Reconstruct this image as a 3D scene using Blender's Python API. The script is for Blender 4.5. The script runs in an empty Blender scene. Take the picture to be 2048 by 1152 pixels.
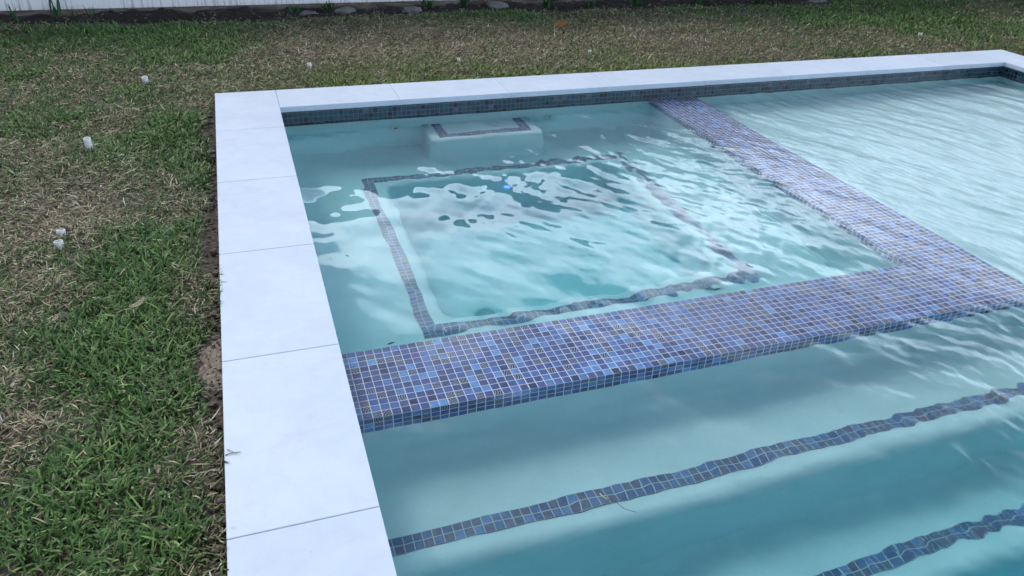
import bpy, bmesh, math, random
import numpy as np
from mathutils import Vector, Matrix, noise as mnoise

rng = np.random.default_rng(7)
random.seed(7)
sc = bpy.context.scene
col = sc.collection
R = math.radians

# ---------------------------------------------------------------- helpers
def link(o):
    col.objects.link(o)
    return o

def tag(o, label=None, cat=None, group=None, kind=None):
    if label: o['label'] = label
    if cat: o['category'] = cat
    if group: o['group'] = group
    if kind: o['kind'] = kind
    return o

def empty(name, loc=(0, 0, 0), rz=0.0):
    o = bpy.data.objects.new(name, None)
    o.empty_display_size = 0.1
    o.location = loc
    o.rotation_euler = (0, 0, rz)
    return link(o)

def obj(name, bm, mat, parent=None, smooth=False, loc=None):
    me = bpy.data.meshes.new(name)
    bm.normal_update()
    bm.to_mesh(me)
    bm.free()
    if smooth:
        me.polygons.foreach_set('use_smooth', [True] * len(me.polygons))
    me.materials.append(mat)
    o = bpy.data.objects.new(name, me)
    link(o)
    if parent: o.parent = parent
    if loc: o.location = loc
    return o

def np_mesh(name, verts, loops, starts, mat, colors=None, smooth=True, parent=None):
    me = bpy.data.meshes.new(name)
    me.vertices.add(len(verts))
    me.vertices.foreach_set('co', np.asarray(verts, np.float32).ravel())
    me.loops.add(len(loops))
    me.loops.foreach_set('vertex_index', np.asarray(loops, np.int32))
    me.polygons.add(len(starts))
    me.polygons.foreach_set('loop_start', np.asarray(starts, np.int32))
    me.update(calc_edges=True)
    me.validate()
    if smooth:
        me.polygons.foreach_set('use_smooth', np.ones(len(me.polygons), bool))
    if colors is not None:
        a = me.color_attributes.new('Col', 'FLOAT_COLOR', 'POINT')
        a.data.foreach_set('color', np.asarray(colors, np.float32).ravel())
    me.materials.append(mat)
    o = bpy.data.objects.new(name, me)
    link(o)
    if parent: o.parent = parent
    return o

def box(bm, x0, x1, y0, y1, z0, z1, bev=0.0, seg=1):
    m = Matrix.Translation(((x0+x1)/2, (y0+y1)/2, (z0+z1)/2)) @ Matrix.Diagonal((x1-x0, y1-y0, z1-z0, 1))
    r = bmesh.ops.create_cube(bm, size=1, matrix=m)
    if bev > 0:
        es = list({e for v in r['verts'] for e in v.link_edges})
        bmesh.ops.bevel(bm, geom=es, offset=bev, segments=seg, affect='EDGES', profile=0.5)

def loft(bm, rings, closed=True, cap0=False, cap1=False):
    vs = [[bm.verts.new(p) for p in r] for r in rings]
    n = len(vs[0])
    for a, b in zip(vs, vs[1:]):
        for i in range(n if closed else n-1):
            j = (i+1) % n
            bm.faces.new((a[i], a[j], b[j], b[i]))
    if cap0: bm.faces.new(vs[0][::-1])
    if cap1: bm.faces.new(vs[-1])
    return vs

def rrect(x0, x1, y0, y1, z, r, n=7):
    pts = []
    for cx, cy, a0 in ((x1-r, y1-r, 0), (x0+r, y1-r, 90), (x0+r, y0+r, 180), (x1-r, y0+r, 270)):
        for k in range(n):
            a = R(a0 + 90*k/(n-1))
            pts.append((cx + r*math.cos(a), cy + r*math.sin(a), z))
    return pts

# ---------------------------------------------------------------- node helpers
class NT:
    def __init__(s, name):
        s.m = bpy.data.materials.new(name)
        s.m.use_nodes = True
        s.t = s.m.node_tree
        s.t.nodes.clear()
        s.out = s.n('ShaderNodeOutputMaterial')
    def n(s, typ, **kw):
        nd = s.t.nodes.new(typ)
        for k, v in kw.items():
            setattr(nd, k, v)
        return nd
    def l(s, a, b):
        s.t.links.new(a, b)
    def inp(s, sock, v):
        if hasattr(v, 'is_linked') or isinstance(v, bpy.types.NodeSocket): s.l(v, sock)
        else: sock.default_value = v
    def math(s, op, a, b=None, clamp=False):
        nd = s.n('ShaderNodeMath', operation=op, use_clamp=clamp)
        s.inp(nd.inputs[0], a)
        if b is not None: s.inp(nd.inputs[1], b)
        return nd.outputs[0]
    def noise(s, vec, scale, detail=3, rough=0.55, dist=0.0):
        nd = s.n('ShaderNodeTexNoise')
        nd.inputs['Scale'].default_value = scale
        nd.inputs['Detail'].default_value = detail
        nd.inputs['Roughness'].default_value = rough
        nd.inputs['Distortion'].default_value = dist
        if vec is not None: s.l(vec, nd.inputs['Vector'])
        return nd
    def ramp(s, fac, stops, interp='LINEAR'):
        nd = s.n('ShaderNodeValToRGB')
        cr = nd.color_ramp
        cr.interpolation = interp
        while len(cr.elements) < len(stops): cr.elements.new(0.5)
        for e, (p, c) in zip(cr.elements, stops):
            e.position = p
            e.color = (*c, 1) if len(c) == 3 else c
        s.l(fac, nd.inputs[0])
        return nd.outputs[0]
    def mix(s, fac, a, b, blend='MIX'):
        nd = s.n('ShaderNodeMix', data_type='RGBA', blend_type=blend)
        s.inp(nd.inputs[0], fac)
        s.inp(nd.inputs[6], a if not isinstance(a, tuple) else (*a, 1))
        s.inp(nd.inputs[7], b if not isinstance(b, tuple) else (*b, 1))
        return nd.outputs[2]
    def bsdf(s, color, rough=0.6, spec=0.5, normal=None, **kw):
        b = s.n('ShaderNodeBsdfPrincipled')
        s.inp(b.inputs['Base Color'], color if not isinstance(color, tuple) else (*color, 1))
        s.inp(b.inputs['Roughness'], rough)
        s.inp(b.inputs['Specular IOR Level'], spec)
        if normal is not None: s.l(normal, b.inputs['Normal'])
        for k, v in kw.items(): s.inp(b.inputs[k], v)
        s.l(b.outputs[0], s.out.inputs[0])
        return b
    def bump(s, h, strength=0.3, dist=0.01, normal=None):
        nd = s.n('ShaderNodeBump')
        nd.inputs['Strength'].default_value = strength
        nd.inputs['Distance'].default_value = dist
        s.l(h, nd.inputs['Height'])
        if normal is not None: s.l(normal, nd.inputs['Normal'])
        return nd.outputs[0]
    def objco(s):
        return s.n('ShaderNodeNewGeometry').outputs['Position']

def simple(name, c, rough=0.6, spec=0.4, var=0.0, scale=40, bump=0.0):
    t = NT(name)
    p = t.objco()
    cc = c
    nz = t.noise(p, scale, 4)
    if var > 0:
        cc = t.mix(nz.outputs[0], tuple(x*(1-var) for x in c), tuple(min(1, x*(1+var)) for x in c))
    nrm = t.bump(nz.outputs[0], bump, 0.01) if bump > 0 else None
    t.bsdf(cc, rough, spec, nrm)
    return t.m

# mosaic: UV in tile units
def mosaic(name, bright=1.0, cols=None, grout=(0.66, 0.72, 0.80), stripes=0.17, halfg=0.053, rough=0.16):
    t = NT(name)
    uv = t.n('ShaderNodeUVMap').outputs[0]
    sp = t.n('ShaderNodeSeparateXYZ'); t.l(uv, sp.inputs[0])
    u, v = sp.outputs[0], sp.outputs[1]
    fu, fv = t.math('FLOOR', u), t.math('FLOOR', v)
    cu, cv = t.math('SUBTRACT', t.math('FRACT', u), 0.5), t.math('SUBTRACT', t.math('FRACT', v), 0.5)
    cell = t.n('ShaderNodeCombineXYZ'); t.l(fu, cell.inputs[0]); t.l(fv, cell.inputs[1])
    wn = t.n('ShaderNodeTexWhiteNoise', noise_dimensions='3D'); t.l(cell.outputs[0], wn.inputs['Vector'])
    cell2 = t.n('ShaderNodeVectorMath', operation='ADD'); t.l(cell.outputs[0], cell2.inputs[0]); cell2.inputs[1].default_value = (17.3, 5.1, 9.7)
    wn2 = t.n('ShaderNodeTexWhiteNoise', noise_dimensions='3D'); t.l(cell2.outputs[0], wn2.inputs['Vector'])
    s2 = t.n('ShaderNodeSeparateColor'); t.l(wn2.outputs['Color'], s2.inputs[0])
    a, b_, c_ = s2.outputs[0], s2.outputs[1], s2.outputs[2]
    cols = cols or [(0.0, (0.055, 0.115, 0.38)), (0.20, (0.065, 0.10, 0.32)), (0.38, (0.075, 0.17, 0.50)),
                    (0.55, (0.045, 0.080, 0.26)), (0.70, (0.11, 0.24, 0.58)), (0.82, (0.14, 0.36, 0.78)), (0.88, (0.022, 0.042, 0.15)), (0.97, (0.06, 0.07, 0.18))]
    base = t.ramp(wn.outputs['Value'], [(p, tuple(x*bright for x in c)) for p, c in cols], 'CONSTANT')
    # cloudy glaze inside a tile
    gz = t.noise(uv, 1.7, 2)
    base = t.mix(t.ramp(gz.outputs[0], [(0.35, (0.72,)*3), (0.65, (1.0,)*3)]), (0, 0, 0), base)
    # zebra tiles: curved stripes in a random direction
    ang = t.math('MULTIPLY', a, 6.283)
    px = t.math('ADD', cu, t.math('MULTIPLY', t.math('COSINE', ang), 1.1))
    py = t.math('ADD', cv, t.math('MULTIPLY', t.math('SINE', ang), 1.1))
    rr = t.math('SQRT', t.math('ADD', t.math('MULTIPLY', px, px), t.math('MULTIPLY', py, py)))
    wob = t.noise(uv, 1.4, 1)
    rr = t.math('ADD', rr, t.math('MULTIPLY', wob.outputs[0], 0.10))
    st = t.math('SINE', t.math('MULTIPLY', rr, 23.0))
    stm = t.ramp(t.math('ADD', t.math('MULTIPLY', st, 0.5), 0.5), [(0.60, (0, 0, 0)), (0.85, (1, 1, 1))])
    zeb = t.mix(stm, (0.010, 0.014, 0.040), (0.30*bright, 0.37*bright, 0.58*bright))
    # striped tiles come in small clusters, as on a mixed sheet
    cl = t.noise(cell.outputs[0], 0.33, 1)
    isz = t.math('LESS_THAN', t.math('ADD', b_, t.math('MULTIPLY', t.math('SUBTRACT', cl.outputs[0], 0.5), -1.1)), stripes)
    base = t.mix(isz, base, zeb)
    # grout with slightly wavering lines
    wv = t.noise(uv, 0.9, 2)
    gw = t.math('SUBTRACT', 0.5-halfg+0.012, t.math('MULTIPLY', wv.outputs[0], 0.024))
    m = t.math('MAXIMUM', t.math('ABSOLUTE', cu), t.math('ABSOLUTE', cv))
    ing = t.math('GREATER_THAN', m, gw)
    colr = t.mix(ing, base, grout)
    edge = t.n('ShaderNodeMapRange'); t.l(m, edge.inputs[0])
    edge.inputs[1].default_value = 0.36; edge.inputs[2].default_value = 0.5-halfg*0.5
    edge.inputs[3].default_value = 1.0; edge.inputs[4].default_value = 0.0
    tilt = t.math('ADD', t.math('MULTIPLY', cu, t.math('SUBTRACT', a, 0.5)), t.math('MULTIPLY', cv, t.math('SUBTRACT', c_, 0.5)))
    h = t.math('ADD', edge.outputs[0], t.math('MULTIPLY', tilt, 0.5))
    nrm = t.bump(h, 0.5, 0.0015)
    t.bsdf(colr, t.mix(ing, (rough,)*3, (0.8,)*3), 0.5, nrm)
    return t.m

TP = 0.0255                                   # tile pitch
def uv_box(o, ox, oy, oz):
    """box-project the mesh into tile units with the grid anchored at ox, oy, oz"""
    me = o.data
    uv = me.uv_layers.new(name='UVMap')
    for p in me.polygons:
        n = p.normal
        ax = max(range(3), key=lambda k: abs(n[k]))
        for li in p.loop_indices:
            c = me.vertices[me.loops[li].vertex_index].co
            x, y, z = (c.x-ox)/TP, (c.y-oy)/TP, (c.z-oz)/TP
            if ax == 2: w = (x, y)
            elif ax == 1: w = (x, z + 40)
            else: w = (y, z + 90)
            uv.data[li].uv = w

# ---------------------------------------------------------------- materials
def mat_coping():
    t = NT('white_marble')
    p = t.objco()
    n1 = t.noise(p, 3.5, 5, 0.6, 0.6)
    n2 = t.noise(p, 60, 4, 0.7)
    oi = t.n('ShaderNodeObjectInfo')
    # drawn-out grey veins
    mp = t.n('ShaderNodeMapping'); mp.inputs['Scale'].default_value = (0.5, 1.6, 1); mp.inputs['Rotation'].default_value = (0, 0, 0.35)
    t.l(p, mp.inputs['Vector'])
    n3 = t.noise(mp.outputs[0], 9.0, 7, 0.72, 1.2)
    vein = t.ramp(n3.outputs[0], [(0.555, (0, 0, 0)), (0.68, (1, 1, 1))])
    c = t.mix(t.ramp(n1.outputs[0], [(0.3, (0, 0, 0)), (0.7, (1, 1, 1))]), (0.50, 0.585, 0.71), (0.575, 0.66, 0.78))  # white stone tinted blue: the cool cast of the daylight is in this albedo
    c = t.mix(t.math('MULTIPLY', t.ramp(t.noise(p, 14, 6, 0.7, 0.3).outputs[0], [(0.42, (0, 0, 0)), (0.72, (1, 1, 1))]), 0.35), c, (0.44, 0.49, 0.60))
    c = t.mix(t.math('MULTIPLY', vein, 0.55), c, (0.50, 0.53, 0.63))
    n4 = t.noise(p, 150, 2, 0.5)
    pits = t.ramp(n4.outputs[0], [(0.70, (0, 0, 0)), (0.74, (1, 1, 1))])
    c = t.mix(t.math('MULTIPLY', pits, 0.75), c, (0.42, 0.42, 0.48))
    tone = t.math('ADD', 0.93, t.math('MULTIPLY', oi.outputs['Random'], 0.09))
    c = t.mix(1.0, c, t.n('ShaderNodeCombineColor').outputs[0]) if False else c
    hs = t.n('ShaderNodeHueSaturation'); t.l(c, hs.inputs['Color']); t.l(tone, hs.inputs['Value'])
    nrm = t.bump(n2.outputs[0], 0.25, 0.002)
    t.bsdf(hs.outputs[0], 0.55, 0.35, nrm)
    return t.m

def mat_plaster():
    t = NT('pool_plaster')
    p = t.objco()
    n1 = t.noise(p, 7, 6, 0.68, 0.4)
    n2 = t.noise(p, 220, 3, 0.7)
    c = t.mix(t.ramp(n1.outputs[0], [(0.32, (0, 0, 0)), (0.68, (1, 1, 1))]), (0.54, 0.71, 0.73), (0.62, 0.79, 0.82))
    c = t.mix(t.math('MULTIPLY', t.ramp(n2.outputs[0], [(0.60, (0, 0, 0)), (0.72, (1, 1, 1))]), 0.35), c, (0.32, 0.40, 0.44))
    t.bsdf(c, 0.75, 0.25, t.bump(n2.outputs[0], 0.2, 0.001))
    return t.m

def mat_water():
    t = NT('water')
    p = t.objco()
    sp = t.n('ShaderNodeSeparateXYZ'); t.l(p, sp.inputs[0])
    # fine wind ripple, crests running mostly along Y, stronger to the right
    mp = t.n('ShaderNodeMapping'); mp.inputs['Rotation'].default_value = (0, 0, R(-22)); mp.inputs['Scale'].default_value = (1.0, 0.28, 1)
    t.l(p, mp.inputs['Vector'])
    n1 = t.noise(mp.outputs[0], 42, 4, 0.65, 0.5)
    mr = t.n('ShaderNodeMapRange'); t.l(sp.outputs[0], mr.inputs[0])
    mr.inputs[1].default_value = 1.2; mr.inputs[2].default_value = 2.9
    mr.inputs[3].default_value = 0.0; mr.inputs[4].default_value = 1.0
    h = t.math('MULTIPLY', n1.outputs[0], mr.outputs[0])
    nrm = t.bump(h, 0.5, 0.005)
    g = t.n('ShaderNodeBsdfGlass')
    g.inputs['IOR'].default_value = 1.333
    g.inputs['Roughness'].default_value = 0.0
    g.inputs['Color'].default_value = (1, 1, 1, 1)
    t.l(nrm, g.inputs['Normal'])
    t.l(g.outputs[0], t.out.inputs[0])
    va = t.n('ShaderNodeVolumeAbsorption')
    va.inputs['Color'].default_value = WATER_TINT
    va.inputs['Density'].default_value = WATER_DENS
    t.l(va.outputs[0], t.out.inputs[1])
    return t.m
WATER_TINT = (0.14, 0.83, 0.89, 1)
WATER_DENS = 0.62

def mat_grass():
    t = NT('grass_blades')
    at = t.n('ShaderNodeAttribute', attribute_name='Col')
    b = t.bsdf(at.outputs['Color'], 0.55, 0.35)
    return t.m

def mat_soil():
    t = NT('sandy_soil')
    p = t.objco()
    n1 = t.noise(p, 6, 5, 0.65)
    n2 = t.noise(p, 55, 5, 0.75)
    n3 = t.noise(p, 1.3, 3)
    c = t.mix(t.ramp(n2.outputs[0], [(0.35, (0, 0, 0)), (0.62, (1, 1, 1))]), (0.042, 0.035, 0.030), (0.19, 0.16, 0.13))
    c = t.mix(t.ramp(n1.outputs[0], [(0.52, (0, 0, 0)), (0.66, (1, 1, 1))]), c, (0.13, 0.115, 0.10))
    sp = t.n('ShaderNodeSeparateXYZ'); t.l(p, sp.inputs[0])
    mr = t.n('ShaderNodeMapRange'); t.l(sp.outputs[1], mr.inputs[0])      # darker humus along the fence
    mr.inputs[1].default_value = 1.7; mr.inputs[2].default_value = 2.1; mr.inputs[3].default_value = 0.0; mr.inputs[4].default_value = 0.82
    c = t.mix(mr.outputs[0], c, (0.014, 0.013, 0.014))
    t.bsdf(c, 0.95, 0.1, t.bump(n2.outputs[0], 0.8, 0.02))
    return t.m

M = dict(coping=mat_coping(), plaster=mat_plaster(), water=mat_water(), grass=mat_grass(), soil=mat_soil())
M['mosaic'] = mosaic('glass_mosaic')
M['trim'] = mosaic('trim_mosaic', bright=2.0, rough=0.45, halfg=0.05, grout=(0.42, 0.50, 0.52), stripes=-0.3,  # tiles lightened, grout dulled: haze of surface reflections baked into the colours
                   cols=[(0.0, (0.05, 0.075, 0.15)), (0.3, (0.07, 0.085, 0.13)), (0.55, (0.06, 0.10, 0.19)), (0.7, (0.075, 0.075, 0.12)), (0.85, (0.08, 0.13, 0.25))])
M['band'] = mosaic('waterline_mosaic', bright=0.60, halfg=0.04, stripes=0.0, grout=(0.11, 0.125, 0.135),
                   cols=[(0.0, (0.015, 0.095, 0.16)), (0.25, (0.03, 0.12, 0.18)), (0.5, (0.025, 0.07, 0.15)), (0.7, (0.035, 0.11, 0.14)), (0.85, (0.015, 0.03, 0.06))])
M['mortar'] = simple('grey_mortar', (0.58, 0.60, 0.68), 0.9, 0.1, 0.2, 60)
M['beam'] = simple('sandy_concrete', (0.27, 0.235, 0.19), 0.95, 0.1, 0.65, 70, 1.0)
M['pvc'] = simple('white_pvc', (0.66, 0.66, 0.66), 0.4, 0.5, 0.22, 60)
M['rock'] = simple('lime_rock', (0.15, 0.15, 0.155), 0.95, 0.1, 0.5, 25, 0.9)
M['clod'] = simple('dirt_clod', (0.16, 0.135, 0.12), 0.95, 0.1, 0.5, 60, 0.9)
M['straw'] = simple('dry_husk', (0.50, 0.43, 0.34), 0.8, 0.2, 0.3, 90, 0.3)
M['leafo'] = simple('orange_leaf', (0.40, 0.19, 0.055), 0.6, 0.3, 0.35, 60, 0.3)
M['twig'] = simple('brown_twig', (0.11, 0.075, 0.05), 0.8, 0.2, 0.3, 90)
M['weed'] = simple('weed_leaf', (0.035, 0.085, 0.035), 0.6, 0.3, 0.4, 30)
M['fitting'] = simple('white_fitting', (0.62, 0.66, 0.66), 0.4, 0.4)
M['dark'] = simple('dark_opening', (0.02, 0.025, 0.03), 0.7, 0.2)
M['grate'] = simple('grey_grate', (0.50, 0.66, 0.66), 0.6, 0.3)

def mat_fence():
    t = NT('white_vinyl')
    p = t.objco()
    sp = t.n('ShaderNodeSeparateXYZ'); t.l(p, sp.inputs[0])
    mp = t.n('ShaderNodeMapping'); mp.inputs['Scale'].default_value = (45, 45, 3.0)
    t.l(p, mp.inputs['Vector'])
    n = t.noise(mp.outputs[0], 1.0, 4, 0.7)
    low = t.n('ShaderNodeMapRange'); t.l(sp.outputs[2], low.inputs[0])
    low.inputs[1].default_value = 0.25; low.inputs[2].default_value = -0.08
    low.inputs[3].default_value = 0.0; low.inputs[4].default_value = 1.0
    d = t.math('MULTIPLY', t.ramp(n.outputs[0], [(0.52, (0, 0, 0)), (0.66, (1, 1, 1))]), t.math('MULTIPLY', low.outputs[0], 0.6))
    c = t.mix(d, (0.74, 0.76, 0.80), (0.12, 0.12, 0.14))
    t.bsdf(c, 0.45, 0.4)
    return t.m
M['fence'] = mat_fence()

def mat_led():
    t = NT('blue_led')
    e = t.n('ShaderNodeEmission'); e.inputs[0].default_value = (0.04, 0.12, 1.0, 1); e.inputs[1].default_value = 5.0
    t.l(e.outputs[0], t.out.inputs[0])
    return t.m
def mat_lens():
    t = NT('led_lens')
    e = t.n('ShaderNodeEmission'); e.inputs[0].default_value = (0.20, 0.38, 1.0, 1); e.inputs[1].default_value = 1.6
    t.l(e.outputs[0], t.out.inputs[0])
    return t.m
M['led'] = mat_led(); M['lens'] = mat_lens()

# ---------------------------------------------------------------- dimensions
CW = 0.305                       # coping width
XR = 5.414                       # outer right edge of the coping
YN = -6.10                       # near end (behind the camera)
WZ = -0.095                      # water level
WX0, WX1 = 0.287, XR-CW+0.018    # pool walls
WY1, WY0 = -0.287, YN+CW-0.018
DZ = -0.1025                     # top of the spa wall
SX0, SX1 = 2.395, 2.395+12*TP    # side arm of the spa wall
SY1 = -2.355; SY0 = SY1-12*TP    # front arm

# ---------------------------------------------------------------- the pool
pool = empty('swimming_pool', (2.7, -3.0, 0))
tag(pool, 'rectangular pool with white stone coping, blue mosaic spa wall and pale plaster steps', 'swimming pool')
def pobj(name, bm, mat, parent=None, smooth=False):
    o = obj(name, bm, mat, None, smooth)
    o.parent = parent or pool
    # geometry is written in world metres: undo the parent chain's offset
    o.matrix_parent_inverse = Matrix.Translation(-Vector(pool.location))
    if parent is not None:
        o.matrix_parent_inverse = Matrix.Identity(4)
    return o

# coping slabs, each its own part
def slab(x0, x1, y0, y1):
    g = 0.0008
    bm = bmesh.new()
    box(bm, x0+g, x1-g, y0+g, y1-g, -0.026, 0.0, 0.0022, 2)
    pobj('coping_slab', bm, M['coping'])
ys = [0.0, -0.603]
while ys[-1] > YN: ys.append(ys[-1]-0.6139)
ys[-1] = YN
for a, b in zip(ys, ys[1:]): slab(0, CW, b, a)
xs = [CW]
while xs[-1] < XR-CW-0.7: xs.append(xs[-1]+0.6104)
xs.append(XR-CW)
for a, b in zip(xs, xs[1:]): slab(a, b, -CW, 0)
for a, b in zip(ys, ys[1:]): slab(XR-CW, XR, b, a)
for a, b in zip(xs, xs[1:]): slab(a, b, YN, YN+CW)
bm = bmesh.new()
box(bm, 0.006, 0.300, YN+.01, -0.006, -0.0295, -0.0262)
box(bm, 0.3005, XR-0.3005, -0.2995, -0.006, -0.0295, -0.0262)
box(bm, XR-0.300, XR-0.006, YN+.01, -0.006, -0.0295, -0.0262)
box(bm, 0.003, 0.301, YN+.02, -0.004, -0.0263, -0.0050)      # joints' grout, seen between slabs
box(bm, 0.303, XR-0.303, -0.301, -0.004, -0.0263, -0.0050)
box(bm, XR-0.301, XR-0.003, YN+.02, -0.004, -0.0263, -0.0050)
pobj('mortar_bed', bm, M['mortar'])

# structural beam under the coping, its rough outer face showing where the soil fell away
bm = bmesh.new()
box(bm, 0.015, WX0-0.02, YN+.03, -0.015, -1.7, -0.030)
pobj('concrete_beam', bm, M['beam'])

# plaster basin: four walls and a floor
bm = bmesh.new()
B0 = -0.125
box(bm, WX0-0.10, WX0-0.002, WY0, WY1, -1.75, B0)
box(bm, WX1+0.002, WX1+0.10, WY0, WY1, -1.75, B0)
box(bm, WX0-0.10, WX1+0.10, WY1+0.002, WY1+0.10, -1.75, B0)
box(bm, WX0-0.10, WX1+0.10, WY0-0.10, WY0-0.002, -1.75, B0)
box(bm, WX0-0.10, WX1+0.10, WY0-0.10, WY1+0.10, -1.85, -1.55)
pobj('plaster_basin', bm, M['plaster'])
# waterline band, four rows of tile
bm = bmesh.new()
T0, T1 = -0.0295-4*TP, -0.0300
box(bm, WX0-0.02, WX1+0.02, WY1, WY1+0.02, T0, T1)
box(bm, WX0-0.02, WX0, WY0, WY1, T0, T1)
box(bm, WX1, WX1+0.02, WY0, WY1, T0, T1)
box(bm, WX0-0.02, WX1+0.02, WY0-0.02, WY0, T0, T1)
o = pobj('waterline_tile', bm, M['band'])
uv_box(o, WX0, WY1, T0-0.010)

# spa wall: plaster core and the tiled cap
def L_ring(x0, x1, y0, y1, ya, z):   # L in plan: front arm y0..y1 to x1, side arm x0'..x1 up to ya
    return [(WX0+0.001, y0, z), (x1, y0, z), (x1, ya, z), (x0, ya, z), (x0, y1, z), (WX0+0.001, y1, z)]
bm = bmesh.new()
i = 0.003
loft(bm, [L_ring(SX0+i, SX1-i, SY0+i, SY1-i, WY1-0.001, z) for z in (-1.56, DZ-3*TP+0.002)], True, False, True)
wall = pobj('spa_wall', bm, M['plaster'])
bm = bmesh.new()
e = 0.0015
rings = [L_ring(SX0, SX1, SY0, SY1, WY1-0.0005, DZ-3*TP-0.001), L_ring(SX0, SX1, SY0, SY1, WY1-0.0005, DZ-e),
         L_ring(SX0+e, SX1-e, SY0+e, SY1-e, WY1-0.0005, DZ)]
loft(bm, rings, True, True, True)
bmesh.ops.recalc_face_normals(bm, faces=bm.faces)
o = pobj('tile_cap', bm, M['mosaic'], wall)
uv_box(o, SX0, SY1, DZ)

# spa bench with its footwell: one lofted shell
BZ = -0.55; FZ = -0.93
fx0, fx1, fy0, fy1 = 0.745, 1.935, -1.885, -0.765
bm = bmesh.new()
rings = [rrect(WX0-0.001, SX0+0.002, SY1-0.002, WY1+0.001, BZ, 0.004),
         rrect(WX0+0.02, SX0-0.02, SY1+0.02, WY1-0.02, BZ, 0.02)]
nr = 0.040
for k in range(8):
    a = R(90*k/7)
    d = nr - nr*math.sin(a)
    rings.append(rrect(fx0-d, fx1+d, fy0-d, fy1+d, BZ-nr+nr*math.cos(a), 0.05+d))
fr = 0.06
for k in range(8):
    a = R(90*k/7)
    d = fr-fr*math.cos(a)
    rings.append(rrect(fx0+d, fx1-d, fy0+d, fy1-d, FZ+fr-fr*math.sin(a), max(0.052-d*0.5, .01)))
rings.append(rrect(fx0+.3, fx1-.3, fy0+.3, fy1-.3, FZ, 0.02))
vs = loft(bm, rings, True, False, True)
bmesh.ops.recalc_face_normals(bm, faces=bm.faces)
bench = pobj('spa_bench', bm, M['plaster'], None, True)
# tile ring on the bench
def ring_tiles(bm, x0, nx, y1, ny, z, w=2, th=0.0035, sides='NSEW'):
    x1, y0 = x0+nx*TP, y1-ny*TP
    W = w*TP
    if 'S' in sides: box(bm, x0, x1, y0, y0+W, z-0.006, z+th)
    if 'N' in sides: box(bm, x0, x1, y1-W, y1, z-0.006, z+th)
    yt = y1-W if 'N' in sides else y1
    if 'W' in sides: box(bm, x0, x0+W, y0+W, yt, z-0.006, z+th)
    if 'E' in sides: box(bm, x1-W, x1, y0+W, yt, z-0.006, z+th)
bm = bmesh.new()
ring_tiles(bm, 0.640, 55, -0.665, 52, BZ)
o = pobj('tile_trim', bm, M['trim'], bench); uv_box(o, 0.640, -0.665, 0.0)

# entry step into the spa, against the far wall
bm = bmesh.new()
PX0, PX1, PY0, PZ = 1.025, 1.640, -0.545, -0.25
sr = 0.025
rings = []
for k in range(5):
    rings.append([(PX0, 0, 0)])
rings = []
def step_ring(d, z):
    r = max(0.028-d*0.3, .01)
    x0, x1, y0, y1 = PX0+d, PX1-d, PY0+d, WY1+0.001
    pts = [(x1, y1, z)]
    pts += [(x0, y1, z)]
    for k in range(6):
        a = R(180+90*k/5); pts.append((x0+r+r*math.cos(a), y0+r+r*math.sin(a), z))
    for k in range(6):
        a = R(270+90*k/5); pts.append((x1-r+r*math.cos(a), y0+r+r*math.sin(a), z))
    return pts
rings.append(step_ring(-0.012, BZ-0.001))
rings.append(step_ring(0.0, BZ+0.03))
for k in range(7):
    a = R(90*k/6); rings.append(step_ring(sr-sr*math.cos(a), PZ-sr+sr*math.sin(a)))
rings.append(step_ring(0.05, PZ))
loft(bm, rings, True, False, True)
bmesh.ops.recalc_face_normals(bm, faces=bm.faces)
st = pobj('spa_step', bm, M['plaster'], None, True)
bm = bmesh.new()
ring_tiles(bm, 1.333-10*TP, 20, -0.287-0.010, 8, PZ, sides='SEW')
o = pobj('tile_trim', bm, M['trim'], st); uv_box(o, 1.333-10*TP, -0.297, 0.0)

# stairs down into the pool in front of the spa
def stair(name, ytop, ynose, z, zlow, x0=WX0-0.001, x1=4.6):
    prof = []
    fl = 0.05
    for k in range(7):                          # fillet against the riser behind
        a = R(90*k/6); prof.append((ytop-fl+fl*math.cos(a)*1.0, z+fl-fl*math.sin(a)))
    prof = [(ytop-fl+fl*math.cos(R(90*k/6)), z+fl-fl*math.sin(R(90*k/6))) for k in range(7)]
    nr = 0.045
    prof += [(ynose+nr-nr*math.sin(R(90*k/8)), z-nr+nr*math.cos(R(90*k/8))) for k in range(9)]
    prof += [(ynose-0.012, zlow-0.01)]
    bm = bmesh.new()
    xsn = np.linspace(x0, x1, 40)
    loft(bm, [[(x, y, zz) for y, zz in prof] for x in xsn], False)
    # end face and back so that the step is a solid block
    vsn = [bm.verts.new((x1, y, zz)) for y, zz in prof + [(ytop, zlow-0.01)]]
    bm.faces.new(vsn)
    bmesh.ops.recalc_face_normals(bm, faces=bm.faces)
    s = pobj(name, bm, M['plaster'], None, True)
    me = s.data
    for p in me.polygons:
        if abs(p.normal.x) > 0.9: p.use_smooth = False
    return s
def step_trim(st, ya, z, x1=4.58):
    n = int((x1-WX0-.004)/TP)
    bm = bmesh.new()
    box(bm, WX0+0.003, WX0+0.003+n*TP, ya-2*TP, ya, z-0.006, z+0.0035)
    o = pobj('tile_trim', bm, M['trim'], st); uv_box(o, WX0+0.003, ya, 0.0)
s1 = stair('pool_step', SY0+0.003, -3.045, -0.352, -0.60); step_trim(s1, -2.925, -0.352)
s2 = stair('pool_step', -3.043, -3.355, -0.60, -0.86); step_trim(s2, -3.222, -0.60)
s3 = stair('pool_step', -3.353, -3.68, -0.86, -1.55); step_trim(s3, -3.545, -0.86)

# sun shelf on the right
bm = bmesh.new()
box(bm, SX1-0.004, WX1+0.001, -2.95, WY1+0.001, -1.56, -0.315, 0.02, 3)
pobj('sun_shelf', bm, M['plaster'])
bm = bmesh.new()
box(bm, SX1+0.002, SX1+0.002+88*TP, -2.80-2*TP, -2.80, -0.32, -0.3115)
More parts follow.
